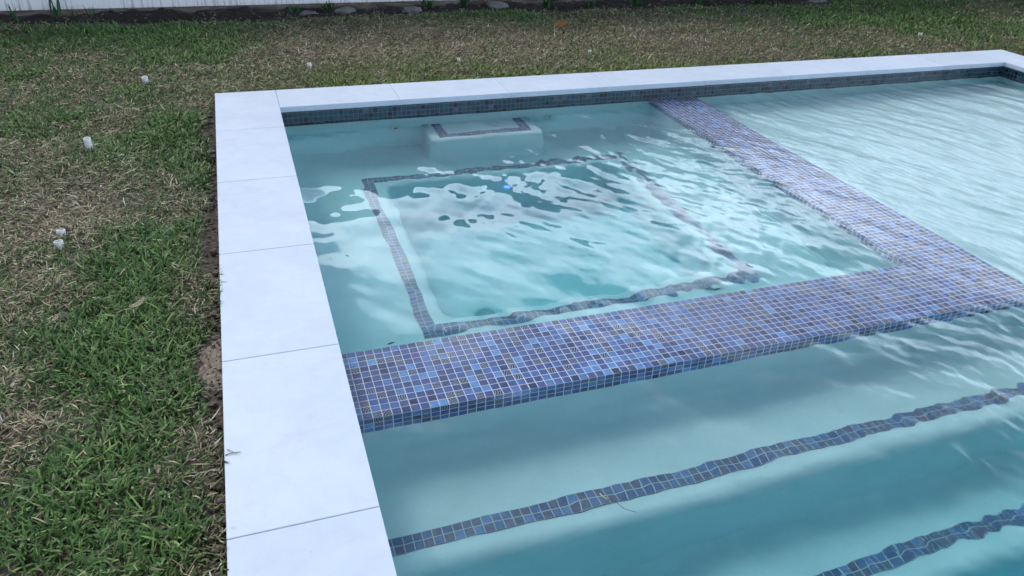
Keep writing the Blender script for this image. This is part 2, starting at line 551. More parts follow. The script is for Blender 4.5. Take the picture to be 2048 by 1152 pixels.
# (trim of the shelf edge runs out of the frame)
o = pobj('tile_trim', bm, M['trim'], pool); o.matrix_parent_inverse = Matrix.Translation(-Vector(pool.location)); uv_box(o, SX1+0.002, -2.80, 0.0)

# wall returns, drain and the blue lamp
def disc(bm, r0, r1, y0, y1, n=24, dome=0.0):
    """ring or disc facing -Y, built round the origin"""
    a = [2*math.pi*k/n for k in range(n)]
    rings = [[(r1*math.cos(t), y1, r1*math.sin(t)) for t in a], [(r1*.96*math.cos(t), y0, r1*.96*math.sin(t)) for t in a]]
    if r0 > 0:
        rings.append([(r0*math.cos(t), y0, r0*math.sin(t)) for t in a])
        rings.append([(r0*math.cos(t), y1, r0*math.sin(t)) for t in a])
        loft(bm, rings, True)
    else:
        rings.append([(r1*.5*math.cos(t), y0-dome, r1*.5*math.sin(t)) for t in a])
        loft(bm, rings, True, False, True)
    bmesh.ops.recalc_face_normals(bm, faces=bm.faces)
for x in (0.888, 1.773):
    bm = bmesh.new(); disc(bm, 0.011, 0.038, -0.009, 0.004)
    bmesh.ops.translate(bm, verts=bm.verts, vec=(x, WY1, -0.275))
    j = pobj('water_jet', bm, M['fitting'])
    bm = bmesh.new(); disc(bm, 0, 0.0115, -0.002, 0.003)
    bmesh.ops.translate(bm, verts=bm.verts, vec=(x, WY1, -0.275))
    pobj('jet_nozzle', bm, M['dark'], j)
LX, LZ = 1.346, -0.705
bm = bmesh.new(); disc(bm, 0.011, 0.020, -0.008, 0.004)
bmesh.ops.translate(bm, verts=bm.verts, vec=(LX, fy1, LZ))
lamp = pobj('underwater_light', bm, M['led'])
tag(lamp, 'small glowing blue ring light')
bm = bmesh.new(); disc(bm, 0, 0.0105, -0.004, 0.003, dome=0.004)
bmesh.ops.translate(bm, verts=bm.verts, vec=(LX, fy1, LZ))
pobj('lens', bm, M['lens'], lamp)
bm = bmesh.new()
def grate(bm, cx, cy, z, r):
    n = 40
    a = [2*math.pi*k/n for k in range(n)]
    loft(bm, [[(cx+q*math.cos(t), cy+q*math.sin(t), z+h) for t in a] for q, h in ((r*1.12, 0), (r*1.08, .006), (r*.96, .008), (r*.95, .002))], True)
    for k in range(-7, 8):
        y = k*r*0.12; hw = math.sqrt(max(0, r*r*.9-y*y))
        box(bm, cx-hw, cx+hw, cy+y-r*.03, cy+y+r*.03, z+.002, z+.007)
grate(bm, 1.0, -1.62, FZ, 0.06)
pobj('drain_cover', bm, M['grate'])

# ---------------------------------------------------------------- water
def axis(segs):
    out = []
    for a, b, s in segs:
        n = max(1, int(round((b-a)/s)))
        out += list(np.linspace(a, b, n, endpoint=False))
    out.append(segs[-1][1])
    return np.array(out)
ax = axis([(WX0-0.008, 4.2, 0.0085), (4.2, WX1+0.008, 0.016)])
ay = axis([(WY0-0.008, -4.1, 0.05), (-4.1, WY1+0.008, 0.0085)])
X, Y = np.meshgrid(ax, ay, indexing='ij')
def waves(X, Y, lams, th0, spread, seed, warp=0.0):
    g = np.random.default_rng(seed)
    Z = np.zeros_like(X)
    if warp:
        Xw = X + warp*np.sin(2.1*Y+1.3*X+seed) + warp*.5*np.sin(5.3*Y-2.2*X)
        Yw = Y + warp*np.sin(1.7*X-1.1*Y+2*seed) + warp*.5*np.sin(4.1*X+3.3*Y)
    else: Xw, Yw = X, Y
    for lam, sl, cnt in lams:
        for _ in range(cnt):
            l = lam*g.uniform(.75, 1.35)
            th = th0+g.normal(0, spread)
            k = 2*math.pi/l
            Z += sl/k*np.sin(k*(Xw*math.cos(th)+Yw*math.sin(th))+g.uniform(0, 6.28))/math.sqrt(cnt)*1.2
    return Z
def ss(a, b, x):
    t = np.clip((x-a)/(b-a), 0, 1)
    return t*t*(3-2*t)
swell = waves(X, Y, [(0.75, .013, 5), (0.34, .018, 7), (0.17, .020, 8), (0.09, .010, 8)], R(70), 0.9, 5, .05)
rip = waves(X, Y, [(0.30, .018, 6), (0.14, .036, 9), (0.075, .045, 10), (0.045, .045, 10)], R(18), 0.5, 11, .07)
fine = waves(X, Y, [(0.10, .04, 8), (0.055, .055, 10), (0.033, .05, 10)], R(20), 0.65, 23, .05)
shf = waves(X, Y, [(0.24, .040, 8), (0.12, .055, 12), (0.065, .045, 12)], R(21), 0.27, 31, .06)
inspa = (X < SX0) & (Y > SY1)
a_rip = 0.12 + 0.40*ss(0.6, 1.0, X)*(1-ss(-1.0, -.6, Y)) + 0.62*ss(1.2, 2.2, X + 0.25*(Y+1.3)) * (1-0.75*ss(-0.9, -0.45, Y))
a_rip = np.where(Y < SY0, 0.16+0.70*ss(0.8, 2.4, X-0.1*(Y+2.7)), a_rip)
a_rip = np.where((X > SX1), .26, a_rip)
a_fin = 0.02 + 0.35*ss(1.8, 2.5, X)*(1-ss(-0.9, -.5, Y))
a_fin = np.where(X > SX1, 0.15, a_fin)
a_fin = np.where(Y < SY0, 0.02+1.15*ss(1.75, 2.45, X), a_fin)
# churned patches: over the side arm of the spa wall and the bubbling inlet on the shelf
def blob(cx, cy, rx, ry): return np.exp(-(((X-cx)/rx)**2+((Y-cy)/ry)**2))
a_fin += 0.55*blob(2.42, -1.30, .22, .35) + 0.7*blob(3.40, -0.88, .16, .12)
sw = np.where(X > SX1, .6, 1.0)
# the sheet over the tiled wall is only millimetres deep
film = ((X > SX0-.02) & (X < SX1+.02) & (Y > SY0)) | ((Y > SY0-.02) & (Y < SY1+.02) & (X < SX1))
dist_f = np.where(film, .42, 1.0)
# soften the mask a little
for _ in range(6):
    dist_f[1:-1, 1:-1] = (dist_f[1:-1, 1:-1]*2+dist_f[:-2, 1:-1]+dist_f[2:, 1:-1]+dist_f[1:-1, :-2]+dist_f[1:-1, 2:])/6
Z = WZ + (swell*sw + rip*a_rip + np.where(X > SX1, shf*.68, shf*.22*np.clip(a_rip-.3, 0, 1)) + fine*a_fin)*dist_f
Z = np.clip(Z, WZ-0.0062, None) if False else Z
Z = np.where(film, np.maximum(Z, DZ+0.0012), Z)
nx, ny = X.shape
top = np.stack([X, Y, Z], -1).reshape(-1, 3)
idx = np.arange(nx*ny).reshape(nx, ny)
q = np.stack([idx[:-1, :-1], idx[1:, :-1], idx[1:, 1:], idx[:-1, 1:]], -1).reshape(-1, 4)
loops = [q.ravel()]; starts = [np.arange(len(q))*4]
# side skirt and bottom
per = np.concatenate([idx[:, 0], idx[-1, 1:], idx[-2::-1, -1], idx[0, -2:0:-1]])
nb = len(per)
bot = top[per].copy(); bot[:, 2] = -1.9
base = len(top)
b_i = base+np.arange(nb)
sq = np.stack([per, b_i, np.roll(b_i, -1), np.roll(per, -1)], -1)
off = len(q)*4
loops.append(sq.ravel()); starts.append(off+np.arange(nb)*4)
off += nb*4
loops.append(b_i[::-1]); starts.append(np.array([off]))
wat = np_mesh('pool_water', np.concatenate([top, bot]), np.concatenate(loops), np.concatenate(starts), M['water'])
tag(wat, kind='structure')

# ---------------------------------------------------------------- ground
GZ = -0.058
def gnoise(x, y, s, seed=0.0):
    return mnoise.noise(Vector((x*s+seed, y*s-seed, seed*1.7)))
def vnoise(x, y, s, seed=0):
    """smooth value noise, vectorised"""
    g = np.random.default_rng(900+seed).random((64, 64))
    xs, ys_ = x*s+seed*3.1, y*s+seed*1.7
    xi, yi = np.floor(xs).astype(int), np.floor(ys_).astype(int)
    fx, fy = xs-xi, ys_-yi
    fx, fy = fx*fx*(3-2*fx), fy*fy*(3-2*fy)
    a, b = g[xi % 64, yi % 64], g[(xi+1) % 64, yi % 64]
    c, d = g[xi % 64, (yi+1) % 64], g[(xi+1) % 64, (yi+1) % 64]
    return (a*(1-fx)+b*fx)*(1-fy)+(c*(1-fx)+d*fx)*fy
def ground_h(x, y):
    h = GZ + (vnoise(x, y, 2.2, 1)-.5)*.020 + (vnoise(x, y, 9, 2)-.5)*.014 + (vnoise(x, y, 30, 3)-.5)*.006
    # rough dirt strip along the fence
    d = ss(1.95, 2.25, y)*ss(3.2, 2.9, y)
    h = h + d*((vnoise(x, y, 7, 4)-.5)*.040-.012+(vnoise(x, y, 22, 5)-.5)*.025) - .020*ss(2.42, 2.52, y)*ss(3.0, 2.8, y)
    # trench beside the coping
    e = ss(-0.07, -0.015, x)*(y < 0.02)*ss(-3.4, -3.2, y)
    h = h - e*.012
    return h
gx = np.unique(np.concatenate([np.array([-150, -60, -25, -12, -6]), axis([(-3, -1.2, .05), (-1.2, 0.012, .012)]), axis([(0.012, 5.402, .035)]), axis([(5.402, 9, .06)]), np.array([14, 30, 70, 150])]))
gy = np.unique(np.concatenate([np.array([-150, -60, -25, -12]), axis([(-9, YN+.012, .3)]), axis([(YN+.012, -3.3, .06), (-3.3, -0.012, .014)]), axis([(-0.012, 3.2, .025)]), np.array([4, 6, 10, 20, 50, 150])]))
GX, GY = np.meshgrid(gx, gy, indexing='ij')
GH = ground_h(GX, GY)
gi = np.arange(GX.size).reshape(GX.shape)
cx_, cy_ = (GX[:-1, :-1]+GX[1:, 1:])/2, (GY[:-1, :-1]+GY[1:, 1:])/2
keep = ~((cx_ > 0.012) & (cx_ < 5.402) & (cy_ > YN+.012) & (cy_ < -0.012))
gq = np.stack([gi[:-1, :-1], gi[1:, :-1], gi[1:, 1:], gi[:-1, 1:]], -1)[keep]
gr = np_mesh('ground', np.stack([GX, GY, GH], -1).reshape(-1, 3), gq.ravel(), np.arange(len(gq))*4, M['soil'])
tag(gr, kind='structure')

# ---------------------------------------------------------------- grass
PATCH = [('G',-0.27,-1.70,0.19), ('G',-0.27,-2.08,0.17), ('G',-0.37,-2.31,0.13), ('G',-0.18,-2.49,0.16), ('G',-0.27,-2.74,0.16), ('G',-0.10,-2.98,0.12), ('G',-0.39,-2.92,0.10),
 ('g',-0.33,0.12,0.15), ('g',-0.17,-0.33,0.14), ('g',-0.57,1.66,0.65), ('g',-0.03,1.14,0.31), ('g',-1.00,0.84,0.21), ('y',0.73,0.24,0.50), ('y',1.52,0.30,0.45), ('y',2.75,0.30,0.6),
 ('g',4.70,1.37,1.0), ('g',5.88,1.20,0.76), ('g',2.27,1.92,0.34),
 ('B',-0.43,-1.16,0.24), ('B',-0.61,-1.34,0.15), ('g',-0.75,-0.10,0.40), ('g',-0.20,-0.75,0.22), ('B',-0.77,-0.53,0.15), ('B',-0.08,-1.92,0.09), ('B',-0.09,-2.07,0.06), ('B',0.53,1.05,0.48), ('B',1.40,1.19,0.80), ('B',2.65,0.98,0.97), ('B',3.91,0.94,0.85),
 ('B',5.04,0.58,0.6), ('B',-0.48,-2.50,0.07), ('B',-0.46,-2.68,0.06), ('B',-0.08,0.06,0.10), ('B',-0.47,-0.10,0.14), ('B',-0.51,-1.78,0.08), ('B',-0.03,-3.01,0.03)]
def greenness(x, y):
    g = 0.65 + (vnoise(x, y, 1.6, 11)-.5)*.30 + (vnoise(x, y, 5, 12)-.5)*.5 + (vnoise(x, y, 14, 13)-.5)*.4
    yel = np.zeros_like(x)
    for k, px, py, r in PATCH:
        w = np.exp(-((x-px)**2+(y-py)**2)/(r*r))
        g = g + w*{'G': .65, 'g': .40, 'y': .30, 'B': -.34}[k]
        if k == 'y': yel = yel + w
    # greener rim right along the far coping
    rim = np.exp(-((y-.10)/.16)**2)*(x > 0)
    g = g + rim*.25; yel = yel + rim*.5
    return g, np.clip(yel, 0, 1)

CAM = np.array([0.156266, -4.211462, 1.217209])
RM = np.array([[0.94605464, -0.32185246, 0.03730421], [0.13421781, 0.49408176, 0.8589929], [0.29490031, 0.80764733, -0.51062667]])
def sample(xa, xb, ya, yb, dens):
    n = int((xb-xa)*(yb-ya)*dens)
    x = rng.uniform(xa, xb, n); y = rng.uniform(ya, yb, n)
    # leave out what stands far outside the view (a wide margin is kept)
    d = np.stack([x, y, np.full(n, -.05)], 1)-CAM
    q_ = d @ RM.T
    ok = (q_[:, 2] > .2) & (np.abs(q_[:, 0]/q_[:, 2]) < .67+.16) & (np.abs(q_[:, 1]/q_[:, 2]) < .377+.12)
    return x[ok], y[ok]
parts = [sample(-1.6, 0.0, -3.5, -1.3, 22000), sample(-2.0, 0.0, -1.3, 0.0, 17000), sample(-2.4, 3.0, 0.0, 2.2, 12000), sample(3.0, 8.5, 0.0, 2.2, 8000), sample(5.5, 8.5, -3, 0, 2500)]
gxp = np.concatenate([p[0] for p in parts]); gyp = np.concatenate([p[1] for p in parts])
inpool = (gxp > -0.004) & (gxp < XR+.004) & (gyp < 0.006)
# bare strip beside the coping, with a ragged edge
bare_w = 0.010+0.036*vnoise(gyp, gyp*0, 5.0, 21)
bare_w = bare_w + 0.055*np.exp(-((gyp+2.36)/.13)**2) + 0.045*np.exp(-((gyp+.42)/.16)**2) + 0.028*np.exp(-((gyp+1.62)/.30)**2) - 0.05*np.exp(-((gyp+2.06)/.13)**2) - 0.04*np.exp(-((gyp+2.85)/.2)**2)
bare = (gxp > -bare_w) & (gyp < 0.0) & (gxp < 0.02)
bare2 = (gyp > 2.02+0.16*(vnoise(gxp, gxp*0, 2.2, 22)-.5)*2) & (rng.random(len(gxp)) > 0.02)
thin = (gyp < .020) & (gxp > 0) & (gxp < XR)
ok = ~(inpool | bare | bare2 | thin)
gxp, gyp = gxp[ok], gyp[ok]
N = len(gxp)
g, yel = greenness(gxp, gyp)
isg = rng.random(N) < np.clip(g, .04, .93)
lush = np.clip((g-.75)/.5, 0, 1)
dcam = np.sqrt((gxp-CAM[0])**2+(gyp-CAM[1])**2)
L = np.where(isg, rng.gamma(7, .0050, N)*(.75+.55*lush), rng.gamma(4, .0078, N))
L = np.clip(L*.76, .008, .085)
Wd = np.where(isg, rng.uniform(.0015, .0033, N)*(1+.4*lush), rng.uniform(.0009, .0024, N))
Wd = Wd*.80*(1+.10*np.maximum(dcam-3.0, 0))
tilt = np.where(isg, rng.normal(R(52), R(20), N), rng.normal(R(74), R(17), N))     # from vertical
tilt = np.clip(tilt, R(5), R(92))
az = rng.uniform(0, 2*math.pi, N)
bend = np.where(isg, rng.uniform(.15, .85, N), rng.normal(.2, .5, N))
side = rng.normal(0, .35, N)
z0 = ground_h(gxp, gyp) + np.where(isg, rng.uniform(0, .010, N), rng.uniform(-.002, .022, N))
ts = np.array([0, .36, .70, 1.0])
wsx = np.array([.75, 1.0, .72, .04])
V = np.zeros((N, 7, 3), np.float32)
cx = gxp.copy(); cy = gyp.copy(); cz = z0.copy()
prev = 0.0; vi = 0
for k, tt in enumerate(ts):
    if k:
        an = np.clip(tilt+bend*(tt-.35)*.9, 0, R(108))
        aa = az+side*tt
        st_ = (tt-prev)*L
        cx = cx+st_*np.sin(an)*np.cos(aa); cy = cy+st_*np.sin(an)*np.sin(aa); cz = cz+st_*np.cos(an)
        prev = tt
    cz = np.maximum(cz, z0-.004)
    wx, wy = -np.sin(az), np.cos(az)
    hw = Wd*wsx[k]
    fold = hw*.35*np.cos(az*3)
    if k < 3:
        V[:, vi] = np.stack([cx-wx*hw, cy-wy*hw, cz-fold], 1); V[:, vi+1] = np.stack([cx+wx*hw, cy+wy*hw, cz+fold], 1); vi += 2
    else:
        V[:, vi] = np.stack([cx, cy, cz], 1)
# blades by the pool may overhang the coping a little but must stay above the stone
ov = (V[:, :, 0] > -.002) & (V[:, :, 1] < .002) & (V[:, :, 0] < XR)
far_ = ov & (V[:, :, 0] > .10) & (V[:, :, 1] > -.3)
V[:, :, 2] = np.where(ov, np.maximum(V[:, :, 2], .003), V[:, :, 2])
nov = ov.any(1) & (rng.random(N) > np.where(np.abs(gyp+2.02) < .16, .75, .16))
V = V[~nov]; isg = isg[~nov]; lush = lush[~nov]; yel = yel[~nov]; N = len(V)
b0 = (np.arange(N)*7)[:, None]
quads = np.concatenate([b0+np.array([[0, 1, 3, 2]]), b0+np.array([[2, 3, 5, 4]])], 1).reshape(-1, 4)
tris = (b0+np.array([[4, 5, 6]])).reshape(-1, 3)
loops = np.concatenate([quads.ravel(), tris.ravel()])
starts = np.concatenate([np.arange(len(quads))*4, len(quads)*4+np.arange(len(tris))*3])
r1, r2 = rng.random(N)[:, None], rng.random(N)[:, None]
gd, gm, gl = np.array([.028, .062, .016]), np.array([.056, .115, .026]), np.array([.12, .19, .055])
yg = np.array([.13, .16, .035])
cg = gd*(1-r1)+gm*r1
cg = np.where(r2 > .85, gl, cg)
cg = cg*(1-.55*yel[:, None])+yg*.85*.55*yel[:, None]
cg = cg*(1+.15*lush[:, None])
s1c, s2c, s3c = np.array([.205, .168, .095]), np.array([.34, .295, .18]), np.array([.085, .062, .040])
cs = s3c*(1-r1)+s1c*r1
cs = np.where(r2 > .72, s2c, cs)
cs = np.where(r2 > .965, np.array([.50, .46, .38]), cs)
cc = np.where(isg[:, None], cg*1.55, cs*1.35)
C7 = np.ones((N, 7, 4), np.float32)
C7[:, :, :3] = cc[:, None, :]
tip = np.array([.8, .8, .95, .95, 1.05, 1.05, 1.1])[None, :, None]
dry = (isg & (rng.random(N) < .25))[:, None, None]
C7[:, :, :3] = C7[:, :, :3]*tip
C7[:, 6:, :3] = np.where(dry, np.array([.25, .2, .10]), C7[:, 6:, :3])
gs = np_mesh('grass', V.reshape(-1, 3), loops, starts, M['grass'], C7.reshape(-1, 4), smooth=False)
tag(gs, 'patchy lawn of green and dried straw coloured grass blades round the pool', 'grass', kind='stuff')

# ---------------------------------------------------------------- clods and rubble
def rock_bm(bm, x, y, z, r, seed, flat=.7, sub=2):
    res = bmesh.ops.create_icosphere(bm, subdivisions=sub, radius=1)
    g_ = random.Random(seed)
    sx, sy = g_.uniform(.8, 1.3), g_.uniform(.7, 1.1)
    o3 = Vector((g_.uniform(0, 50), g_.uniform(0, 50), 0))
    for v in res['verts']:
        n_ = 1+.45*mnoise.noise(v.co*1.3+o3)+.18*mnoise.noise(v.co*4+o3)
        v.co = Vector((v.co.x*r*sx*n_+x, v.co.y*r*sy*n_+y, v.co.z*r*flat*n_+z))
bm = bmesh.new()
for k in range(520):
    y = random.uniform(-3.3, -.05)
    w = .025+.05*float(vnoise(np.array([y]), np.array([0.]), 5.0, 21)[0])+.04*math.exp(-((y+2.36)/.13)**2)+.04*math.exp(-((y+.42)/.16)**2)+.03*math.exp(-((y+1.6)/.3)**2)
    x = -random.uniform(.006, w)
    r = random.uniform(.0025, .008) if random.random() < .9 else random.uniform(.008, .013)
    rock_bm(bm, x, y, GZ-.006+r*.3, r, k, sub=1)
for k in range(900):
    y = 2.02+abs(random.gauss(0, .22)); x = random.uniform(-2.2, 8)
    r = random.uniform(.003, .011)
    rock_bm(bm, x, y, float(ground_h(np.array([x]), np.array([y]))[0])+r*.2, r, 1000+k, sub=1)
tag(obj('dirt_clods', bm, M['clod']), 'loose dirt clods and grit beside the coping and under the fence', 'dirt', kind='stuff')

# pale crumbled concrete patch beside the coping
bm = bmesh.new()
n = 60
ctr = (-0.024, -2.38)
rings = []
for q_ in (1.0, .93, .86, .78, .7, .62, .54, .46, .38, .3, .2, .1):
    rg = []
    for k in range(n):
        a = 2*math.pi*k/n
        rr = q_*(1+.45*mnoise.noise(Vector((math.cos(a)*2.2, math.sin(a)*2.2, 3.3)))+.22*mnoise.noise(Vector((math.cos(a)*7, math.sin(a)*7, 8.3))))
        px_, py_ = min(.010, ctr[0]+.058*rr*math.cos(a)), ctr[1]+.135*rr*math.sin(a)
        hz = (-.022 if q_ == 1 else -.004+.006*(1-q_)) + .010*mnoise.noise(Vector((px_*45, py_*45, 1)))+.006*mnoise.noise(Vector((px_*140, py_*140, 4)))
        rg.append((px_, py_, GZ+hz))
    rings.append(rg)
loft(bm, rings, True, False, True)
for k in range(90):
    a, q_ = random.uniform(0, 6.28), random.random()**.5
    x, y = ctr[0]+.05*q_*math.cos(a), ctr[1]+.125*q_*math.sin(a)
    if x < .006: rock_bm(bm, x, y, GZ+.001, random.uniform(.0015, .0045), 4000+k, sub=1)
tag(obj('spilled_concrete', bm, M['beam'], None, True), 'pale sandy patch of spilled concrete against the edge of the coping', 'concrete')

rocks = [(1.005, 2.34, .075, 'pale flat lime rock in the dirt under the fence, nearest the middle of it'),
         (2.305, 2.33, .10, 'large pale lime rock in the dirt, right of the end of the visible fence'),
         (5.496, 2.16, .09, 'pale rock at the top edge behind the dark green grass on the right'),
         (1.55, 2.30, .07, 'grey lumpy rock in the dirt just left of the large pale rock'),
         (0.72, 2.30, .055, 'low whitish rock lying left of the pale flat rock under the fence')]
for k, (x, y, r, lb) in enumerate(rocks):
    bm = bmesh.new(); rock_bm(bm, 0, 0, 0, r, 50+k, flat=.38, sub=3)
    o = obj('lime_rock', bm, M['rock'], None, True, (x, y, float(ground_h(np.array([x]), np.array([y]))[0])+.0))
    tag(o, lb, 'rock', 'lime rocks in the dirt strip')

# ---------------------------------------------------------------- fence
fen = empty('vinyl_fence', (0.6, 2.66, GZ))
tag(fen, 'white vinyl privacy fence with a dark gap beneath, behind the lawn', 'fence')
def fobj(name, bm, mat, parent=None):
    o = obj(name, bm, mat)
    o.parent = parent or fen
    o.matrix_parent_inverse = Matrix.Translation(-Vector(fen.location)) if parent is None else Matrix.Identity(4)
    return o
FX = [-5.2, -2.2, 3.6, 6.1, 8.6, 11.1, 13.6]
for xp in FX:
    bm = bmesh.new(); box(bm, xp-.0635, xp+.0635, 2.60, 2.727, -.3, 1.80, .004)
    pst = fobj('post', bm, M['fence'])
    bm = bmesh.new()
    box(bm, xp-.07, xp+.07, 2.593, 2.734, 1.8005, 1.825, .003)
    loft(bm, [rrect(xp-.065, xp+.065, 2.598, 2.729, 1.8255, .004, 3), rrect(xp-.006, xp+.006, 2.658, 2.669, 1.855, .002, 3)], True, True, True)
    fobj('post_cap', bm, M['fence'], pst)
for a, b in zip(FX, FX[1:]):
    x0, x1 = a+.065, b-.065
    bm = bmesh.new(); box(bm, x0, x1, 2.638, 2.689, 1.66, 1.75, .003); fobj('top_rail', bm, M['fence'])
    bm = bmesh.new()
    nb_ = int(round((x1-x0)/.152)); w = (x1-x0)/nb_
    for k in range(nb_):
        box(bm, x0+k*w+.0015, x0+(k+1)*w-.0015, 2.652, 2.675, -.062, 1.70, .003)
        box(bm, x0+k*w-.0015+(.003 if k == 0 else 0), x0+k*w+.0018+(.003 if k == 0 else 0), 2.656, 2.671, -.056, 1.69)
    fobj('board_panel', bm, M['fence'])

# ---------------------------------------------------------------- pipe stubs
def pipe(x, y, h, lb, lean=(0, 0), r=.0135, name='pvc_pipe', cat='pipe', depth=.03):
    z = float(ground_h(np.array([x]), np.array([y]))[0])
    n_ = 28
    a = [2*math.pi*k/n_ for k in range(n_)]
    bm = bmesh.new()
    prof = [(r, -depth), (r, h-.0015), (r-.001, h), (r*.78, h), (r*.74, h-.0015), (r*.72, h*.1)]
    loft(bm, [[(q_*math.cos(t), q_*math.sin(t), zz) for t in a] for q_, zz in prof], True, False, True)
    bmesh.ops.recalc_face_normals(bm, faces=bm.faces)
    o = obj(name, bm, M['pvc'], None, True, (x, y, z))
    o.data.shade_smooth()
    o.rotation_euler = (lean[0], lean[1], random.uniform(0, 6))
    tag(o, lb, cat, 'white pipe stubs in the lawn')
    return o
pipe(-.530, -.590, .058, 'tallest white pipe stub, standing upright in the dry grass at the upper left', (R(4), R(-9)), r=.0150)
pipe(-.518, -1.530, .028, 'short white pipe stub at the tip of the lush green tuft, nearer of the pair', (R(6), R(5)), r=.0150)
pipe(-.525, -1.442, .027, 'short white pipe stub just behind its twin, half hidden by green grass', (R(-8), R(8)), r=.0145)
pipe(-.525, -2.475, .040, 'white pipe stub cut by the left edge of the photograph', (R(3), R(6)), r=.0150)
pipe(-.364, .440, .038, 'white pipe stub in the dark green tuft behind the corner of the coping', (R(-8), R(10)), r=.016)
pipe(.546, .630, .034, 'white pipe stub in the grass behind the first full slab of far coping', (R(2), R(3)), r=.013)
pipe(1.476, .575, .031, 'small white pipe stub in the grass behind the middle of the spa', (R(5), R(-4)), r=.010)
pipe(2.423, .650, .028, 'low white pipe stub in the grass behind the tiled side wall of the spa', (R(2), R(2)), r=.012)
pipe(5.368, .720, .027, 'white pipe stub farthest right, in the grass behind the end of the pool', (R(2), R(-2)), r=.014)

# ---------------------------------------------------------------- litter
def leaf_bm(L_, W_, curl=.3, n=8, notch=0):
    bm = bmesh.new()
    rows = []
    for k in range(n+1):
        t = k/n
        w = W_*(math.sin(math.pi*min(1, t*.97+.015))**.75)*(1-.25*t)
        if notch: w *= 1+.28*math.sin(t*19)
        x = (t-.5)*L_
        z = curl*L_*((t-.5)**2)*1.3
        rows.append([(x, -w, z+abs(w)*.35), (x, -w*.5, z+abs(w)*.12), (x, 0, z), (x, w*.5, z+abs(w)*.10), (x, w, z+abs(w)*.5)])
    loft(bm, rows, False)
    bmesh.ops.solidify(bm, geom=bm.faces[:], thickness=.0006)
    # midrib
    return bm
def thin(bm, pts, r0, r1, n=6):
    pts = [Vector(p) for p in pts]
    rings = []
    for k, p in enumerate(pts):
        d = (pts[min(k+1, len(pts)-1)]-pts[max(k-1, 0)]).normalized()
        u = d.cross(Vector((0, 0, 1))); u = u.normalized() if u.length > 1e-4 else Vector((1, 0, 0))
        v = u.cross(d)
        r = r0+(r1-r0)*k/(len(pts)-1)
        rings.append([tuple(p+u*r*math.cos(2*math.pi*j/n)+v*r*math.sin(2*math.pi*j/n)) for j in range(n)])
    loft(bm, rings, True, True, True)
def gh(x, y): return float(ground_h(np.array([x]), np.array([y]))[0])

o = obj('dry_leaf', leaf_bm(.130, .025, .35, 12, 1), M['leafo'], None, True, (2.50, 1.37, gh(2.5, 1.37)+.045))
o.rotation_euler = (R(28), R(-6), R(12)); tag(o, 'orange brown fallen leaf on the dry lawn beyond the spa', 'leaf')
husks = [(-.455, -.42, .05, .006, 28, 'curled white dry husk beside the tallest pipe stub'),
         (-.235, -2.05, .075, .011, 62, 'tan dry leaf sheath lying in green grass left of the coping'),
         (-.043, -2.818, .036, .0035, 15, 'thin bleached grass root lying near the coping at the bottom'),
         (-.275, .255, .035, .010, -30, 'pale star shaped husk in grass just left of the coping corner'),
         (-.45, -2.06, .04, .008, 80, 'small tan husk between the green clumps at the left'),
         (5.3, .55, .05, .012, 10, 'pinkish dry leaf scrap in the grass near the far right coping')]
for k, (x, y, l_, w_, rz, lb) in enumerate(husks):
    bm = leaf_bm(l_, w_, .5, 10)
    for j in range(4):
        a = random.uniform(-.9, .9)
        thin(bm, [(l_*.3*(-1 if j % 2 else 1), 0, .002), (l_*.55*(-1 if j % 2 else 1), a*l_*.25, .003), (l_*.85*(-1 if j % 2 else 1), a*l_*.5, .001)], .0011, .0005, 5)
    o = obj('dry_husk', bm, M['straw'], None, True, (x, y, gh(x, y)+.034))
    o.rotation_euler = (R(random.uniform(-12, 12)), R(random.uniform(-10, 10)), R(rz)); tag(o, lb, 'dry husk', 'dry husks in the lawn')
# blade resting on the coping
bm = bmesh.new(); thin(bm, [(0, 0, 0), (.010, .0015, .0012), (.022, .002, .0008), (.034, .0005, .001)], .0011, .0006)
o = obj('grass_clipping', bm, M['weed'], None, True, (.003, -2.812, .0012)); tag(o, 'short dark green grass clipping lying on the white coping', 'grass clipping')
# floating twig with a yellow bud
tw = empty('floating_twig', (.812, -3.092, WZ)); tw.rotation_euler = (0, 0, R(-52))
tag(tw, 'thin brown twig with a yellow bud floating above the first step', 'twig')
bm = bmesh.new(); thin(bm, [(.010, 0, .002), (.030, .004, .003), (.055, -.004, .002), (.082, .003, .002)], .0010, .0006)
obj('stem', bm, M['twig'], tw, True)
bm = bmesh.new(); thin(bm, [(-.012, .006, .002), (-.004, .002, .003), (.004, 0, .003), (.011, 0, .002)], .0018, .0012)
obj('bud', bm, simple('yellow_bud', (.62, .60, .30), .6, .3), tw, True)
bm = bmesh.new(); thin(bm, [(0, 0, .001), (.008, .002, .002), (.016, .001, .001)], .0012, .0006)
o = obj('twig_fragment', bm, M['twig'], None, True, (.415, -1.765, WZ)); o.rotation_euler = (0, 0, R(-60)); tag(o, 'tiny brown twig floating near the left coping of the spa', 'twig')
o = obj('leaf_scrap', leaf_bm(.026, .0045, .2, 6), M['twig'], None, True, (.462, -2.350, WZ+.0015)); o.rotation_euler = (0, 0, R(18)); tag(o, 'small brown leaf scrap at the inner edge of the spa wall', 'leaf')

